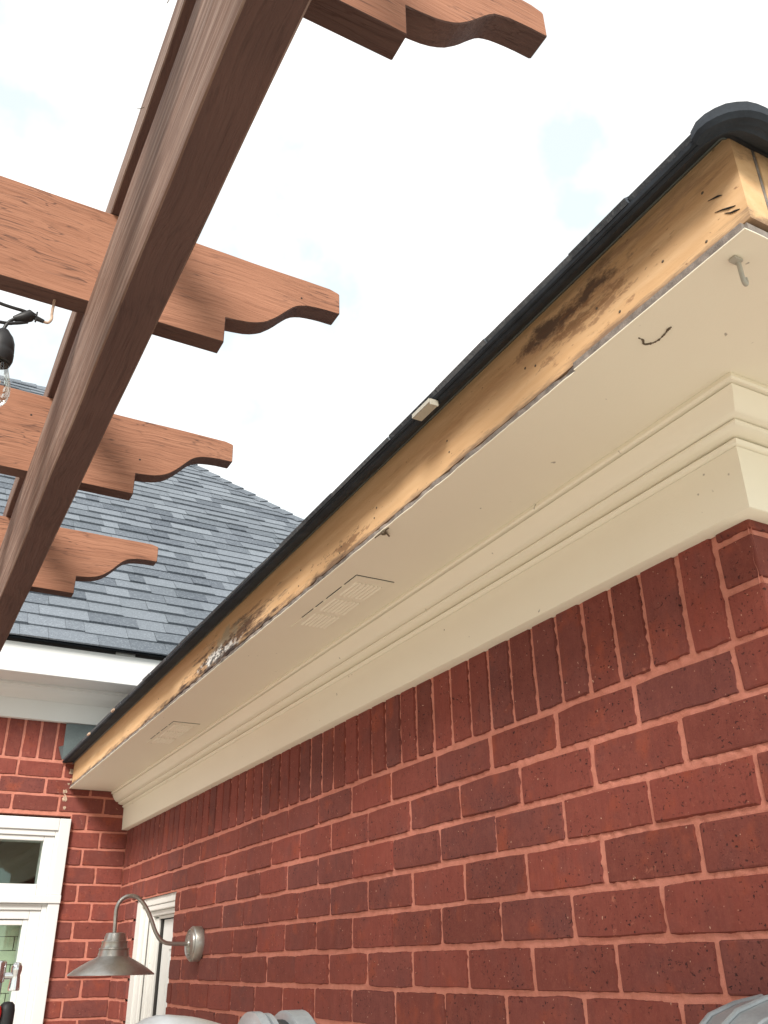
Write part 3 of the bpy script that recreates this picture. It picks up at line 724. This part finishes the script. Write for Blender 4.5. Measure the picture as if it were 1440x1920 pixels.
part('lamp_shade', *lathe((.7235, ly, 0), [(.004, .0965), (.022, .096), (.0285, .0945), (.031, .089), (.0345, .0735), (.0392, .0725), (.0400, .070), (.0385, .067), (.0405, .053), (.0455, .0515), (.0462, .049), (.0445, .046), (.0478, .029), (.052, .0255), (.070, .017), (.095, .0035), (.115, -.009), (.1305, -.0205), (.1315, -.023), (.1295, -.024), (.112, -.012), (.07, .011), (.045, .020), (.02, .03)], 'z', 64), M['galv'], lamp, True)
part('socket', *lathe((.7235, ly, 0), [(.016, .03), (.016, -.004), (.012, -.008), (.001, -.008)], 'z', 20), M['trim'], lamp, True)

# ------------------------------------------------------------------ string light
sl_ = thing('string_light', 'black festoon light with clear bulb hanging from a hook under the pergola rafter', 'string light')
Y = 1.19
part('hook', *tube(smooth_path([(.069, Y, .93), (.069, Y, .905), (.070, Y, .893), (.066, Y, .884), (.058, Y, .884)], 4), .0022, 8), M['caulk'], sl_, True)
part('clamp', *join(tube([(.060, Y, .884), (.050, Y, .886), (.044, Y, .886)], [.003, .004, .003], 8), tube([(.046, Y, .887), (.040, Y, .888), (.030, Y, .880), (.018, Y, .874)], [.006, .0095, .0085, .004], 10), boxes([(.047, .0495, Y - .003, Y + .003, .880, .897)], .0005)), M['rubber'], sl_, True)
for pts in ([(.043, Y, .890), (.03, Y, .893), (.0, Y, .894), (-.1, Y, .902), (-.4, Y, .87), (-.9, Y - .02, .85), (-1.6, Y, .9)], [(.038, Y, .875), (.02, Y, .866), (.0, Y, .861), (-.1, Y, .85), (-.5, Y + .01, .80), (-1.6, Y, .85)],
            [(.022, Y, .876), (.014, Y, .868), (.009, Y, .856), (.0075, Y, .846)]):
    part('cable', *tube(smooth_path(pts, 5), .0026, 8), M['rubber'], sl_, True)
bx = (.009, Y, 0); bx2 = (.0135, Y, 0)
part('socket', *lathe(bx, [(.003, .850), (.007, .848), (.010, .843), (.015, .836), (.0185, .826), (.020, .812), (.0195, .809), (.0205, .807), (.0205, .797), (.0185, .790), (.001, .790)], 'z', 32), M['rubber'], sl_, True)
part('bulb', *lathe(bx2, [(.012, .790), (.0125, .782), (.0165, .768), (.0205, .752), (.0215, .740), (.019, .728), (.013, .719), (.005, .7155), (.0005, .715)], 'z', 32), M['bulb'], sl_, True)
part('filament', *join(tube([(.012, Y, .79), (.012, Y, .765)], .0022, 6), tube([(.012, Y, .765), (.007, Y, .735), (.015, Y, .73), (.019, Y, .76)], .0007, 5)), M['caulk'], sl_)

# ------------------------------------------------------------------ plastic hook on the soffit
hk = thing('hook', 'small clear plastic cup hook stuck under the soffit near the corner', 'hook')
part('hook_base', *boxes([(.733, .747, .486, .496, .7205, .7247)], .001), M['clear'], hk)
part('hook_arm', *tube(smooth_path([(.7435, .491, .722), (.7455, .492, .714), (.7465, .4925, .704), (.748, .493, .696), (.751, .4935, .693), (.7535, .494, .697), (.7535, .494, .703)], 4), .0028, 10), M['clear'], hk, True)

# ------------------------------------------------------------------ folding ladder, its hinges at the bottom edge
lad = thing('folding_ladder', 'silver folding ladder whose rounded hinges poke up below the brick wall', 'ladder')
def hinge(x, zc, y=.80, r=.047, flip=1):
    h = part('hinge', *lathe((x, y, zc), [(.004, .0), (r * .80, .0), (r * .86, .002), (r, .003), (r, .011), (r * .94, .0135)], 'x', 44), M['alup'], lad, True)
    part('hinge_disc', *lathe((x, y, zc), [(r * .9, .0136), (r * .97, .0145), (r * .97, .019), (r * .86, .0205)], 'x', 44), M['alup'], h, True)
    part('lock_ring', *lathe((x, y, zc), [(r * .86, .0206), (r * .86, .032)], 'x', 40), M['rubber'], h, True)
    part('hinge_disc', *lathe((x, y, zc), [(r * .95, .0322), (r, .0335), (r, .050), (r * .92, .054), (r * .3, .055)], 'x', 44), M['alup'], h, True)
    return h
hinge(.300, -.082)
def rail(pts, w, d):
    rings = []
    for p in pts:
        x, y, z = p; rings.append([(x - w, y - d, z), (x - w * .8, y - d * 1.15, z), (x + w * .8, y - d * 1.15, z), (x + w, y - d, z), (x + w, y + d, z), (x + w * .8, y + d * 1.15, z), (x - w * .8, y + d * 1.15, z), (x - w, y + d, z)])
    return loft(rings)
for x in (.345, .93):
    part('rail', *rail([(x, .60, GZ), (x, .80, -.11)], .014, .03), M['alu'], lad); part('rail', *rail([(x + .03, 1.00, GZ), (x + .03, .82, -.11)], .014, .03), M['alu'], lad)
for k in range(5):
    t = .12 + .2 * k; part('rung', *tube([(.345, .60 + .2 * t, GZ + 1.54 * t), (.93, .60 + .2 * t, GZ + 1.54 * t)], .016, 12), M['alu'], lad, True)
part('pin', *tube([(.355, .80, -.075), (.39, .80, -.074), (.415, .80, -.078)], [.018, .018, .012], 18), M['alup'], lad, True)
part('locking_arm', *tube(smooth_path([(.17, .80, -.16), (.195, .80, -.085), (.218, .80, -.058), (.24, .80, -.056), (.27, .80, -.062), (.33, .80, -.082)], 5), .0205, 18), M['alu'], lad, True)
cap = part('hinge_cover', *lathe((.96, .80, -.162), [(.004, -.140), (.075, -.139), (.090, -.128), (.108, -.095), (.119, -.05), (.125, 0), (.125, .05), (.1, .07)], 'x', 56), M['alup'], lad, True)
for a in (2.35, 1.95, 1.62, 1.25):
    part('rib', *tube([Vector((.96, .80, -.162)) + Vector((h, math.cos(a) * r, math.sin(a) * r)) for r, h in ((.03, -.14), (.077, -.1395), (.091, -.129), (.109, -.096), (.120, -.05), (.126, 0))], .0035, 8), M['alup'], cap, True)

# ------------------------------------------------------------------ chrome stand in front of the glazed door
stn = thing('pole_stand', 'white pole stand with chrome clamp and black knob before the glazed door', 'stand')
part('pole', *tube([(.247, 2.0, GZ), (.247, 2.0, .013)], .0125, 20), M['alup'], stn, True)
part('collar', *lathe((.247, 2.0, 0), [(.0135, .012), (.0155, .010), (.0155, -.022), (.0135, -.024)], 'z', 24), M['chrome'], stn, True)
part('clamp_rod', *tube([(.255, 2.0, -.013), (.278, 2.0, -.013)], .006, 14), M['chrome'], stn, True)
part('clamp_body', *join(lathe((.2815, 2.0, 0), [(.002, .010), (.006, .0085), (.0095, .003), (.0098, -.004), (.0082, -.012), (.0092, -.022), (.0105, -.034), (.0105, -.0375), (.001, -.038)], 'z', 24), boxes([(.272, .290, 1.992, 2.008, -.0385, -.0335)], .001)), M['chrome'], stn, True)
part('knob', *lathe((.2755, 2.0, 0), [(.002, -.0555), (.008, -.0565), (.0125, -.061), (.0145, -.070), (.0142, -.10), (.012, -.12), (.001, -.122)], 'z', 24), M['rubber'], stn, True)
part('red_grip', *lathe((.254, 1.99, 0), [(.002, -.060), (.009, -.063), (.0115, -.072), (.010, -.085), (.004, -.09)], 'z', 20), M['red'], stn, True)
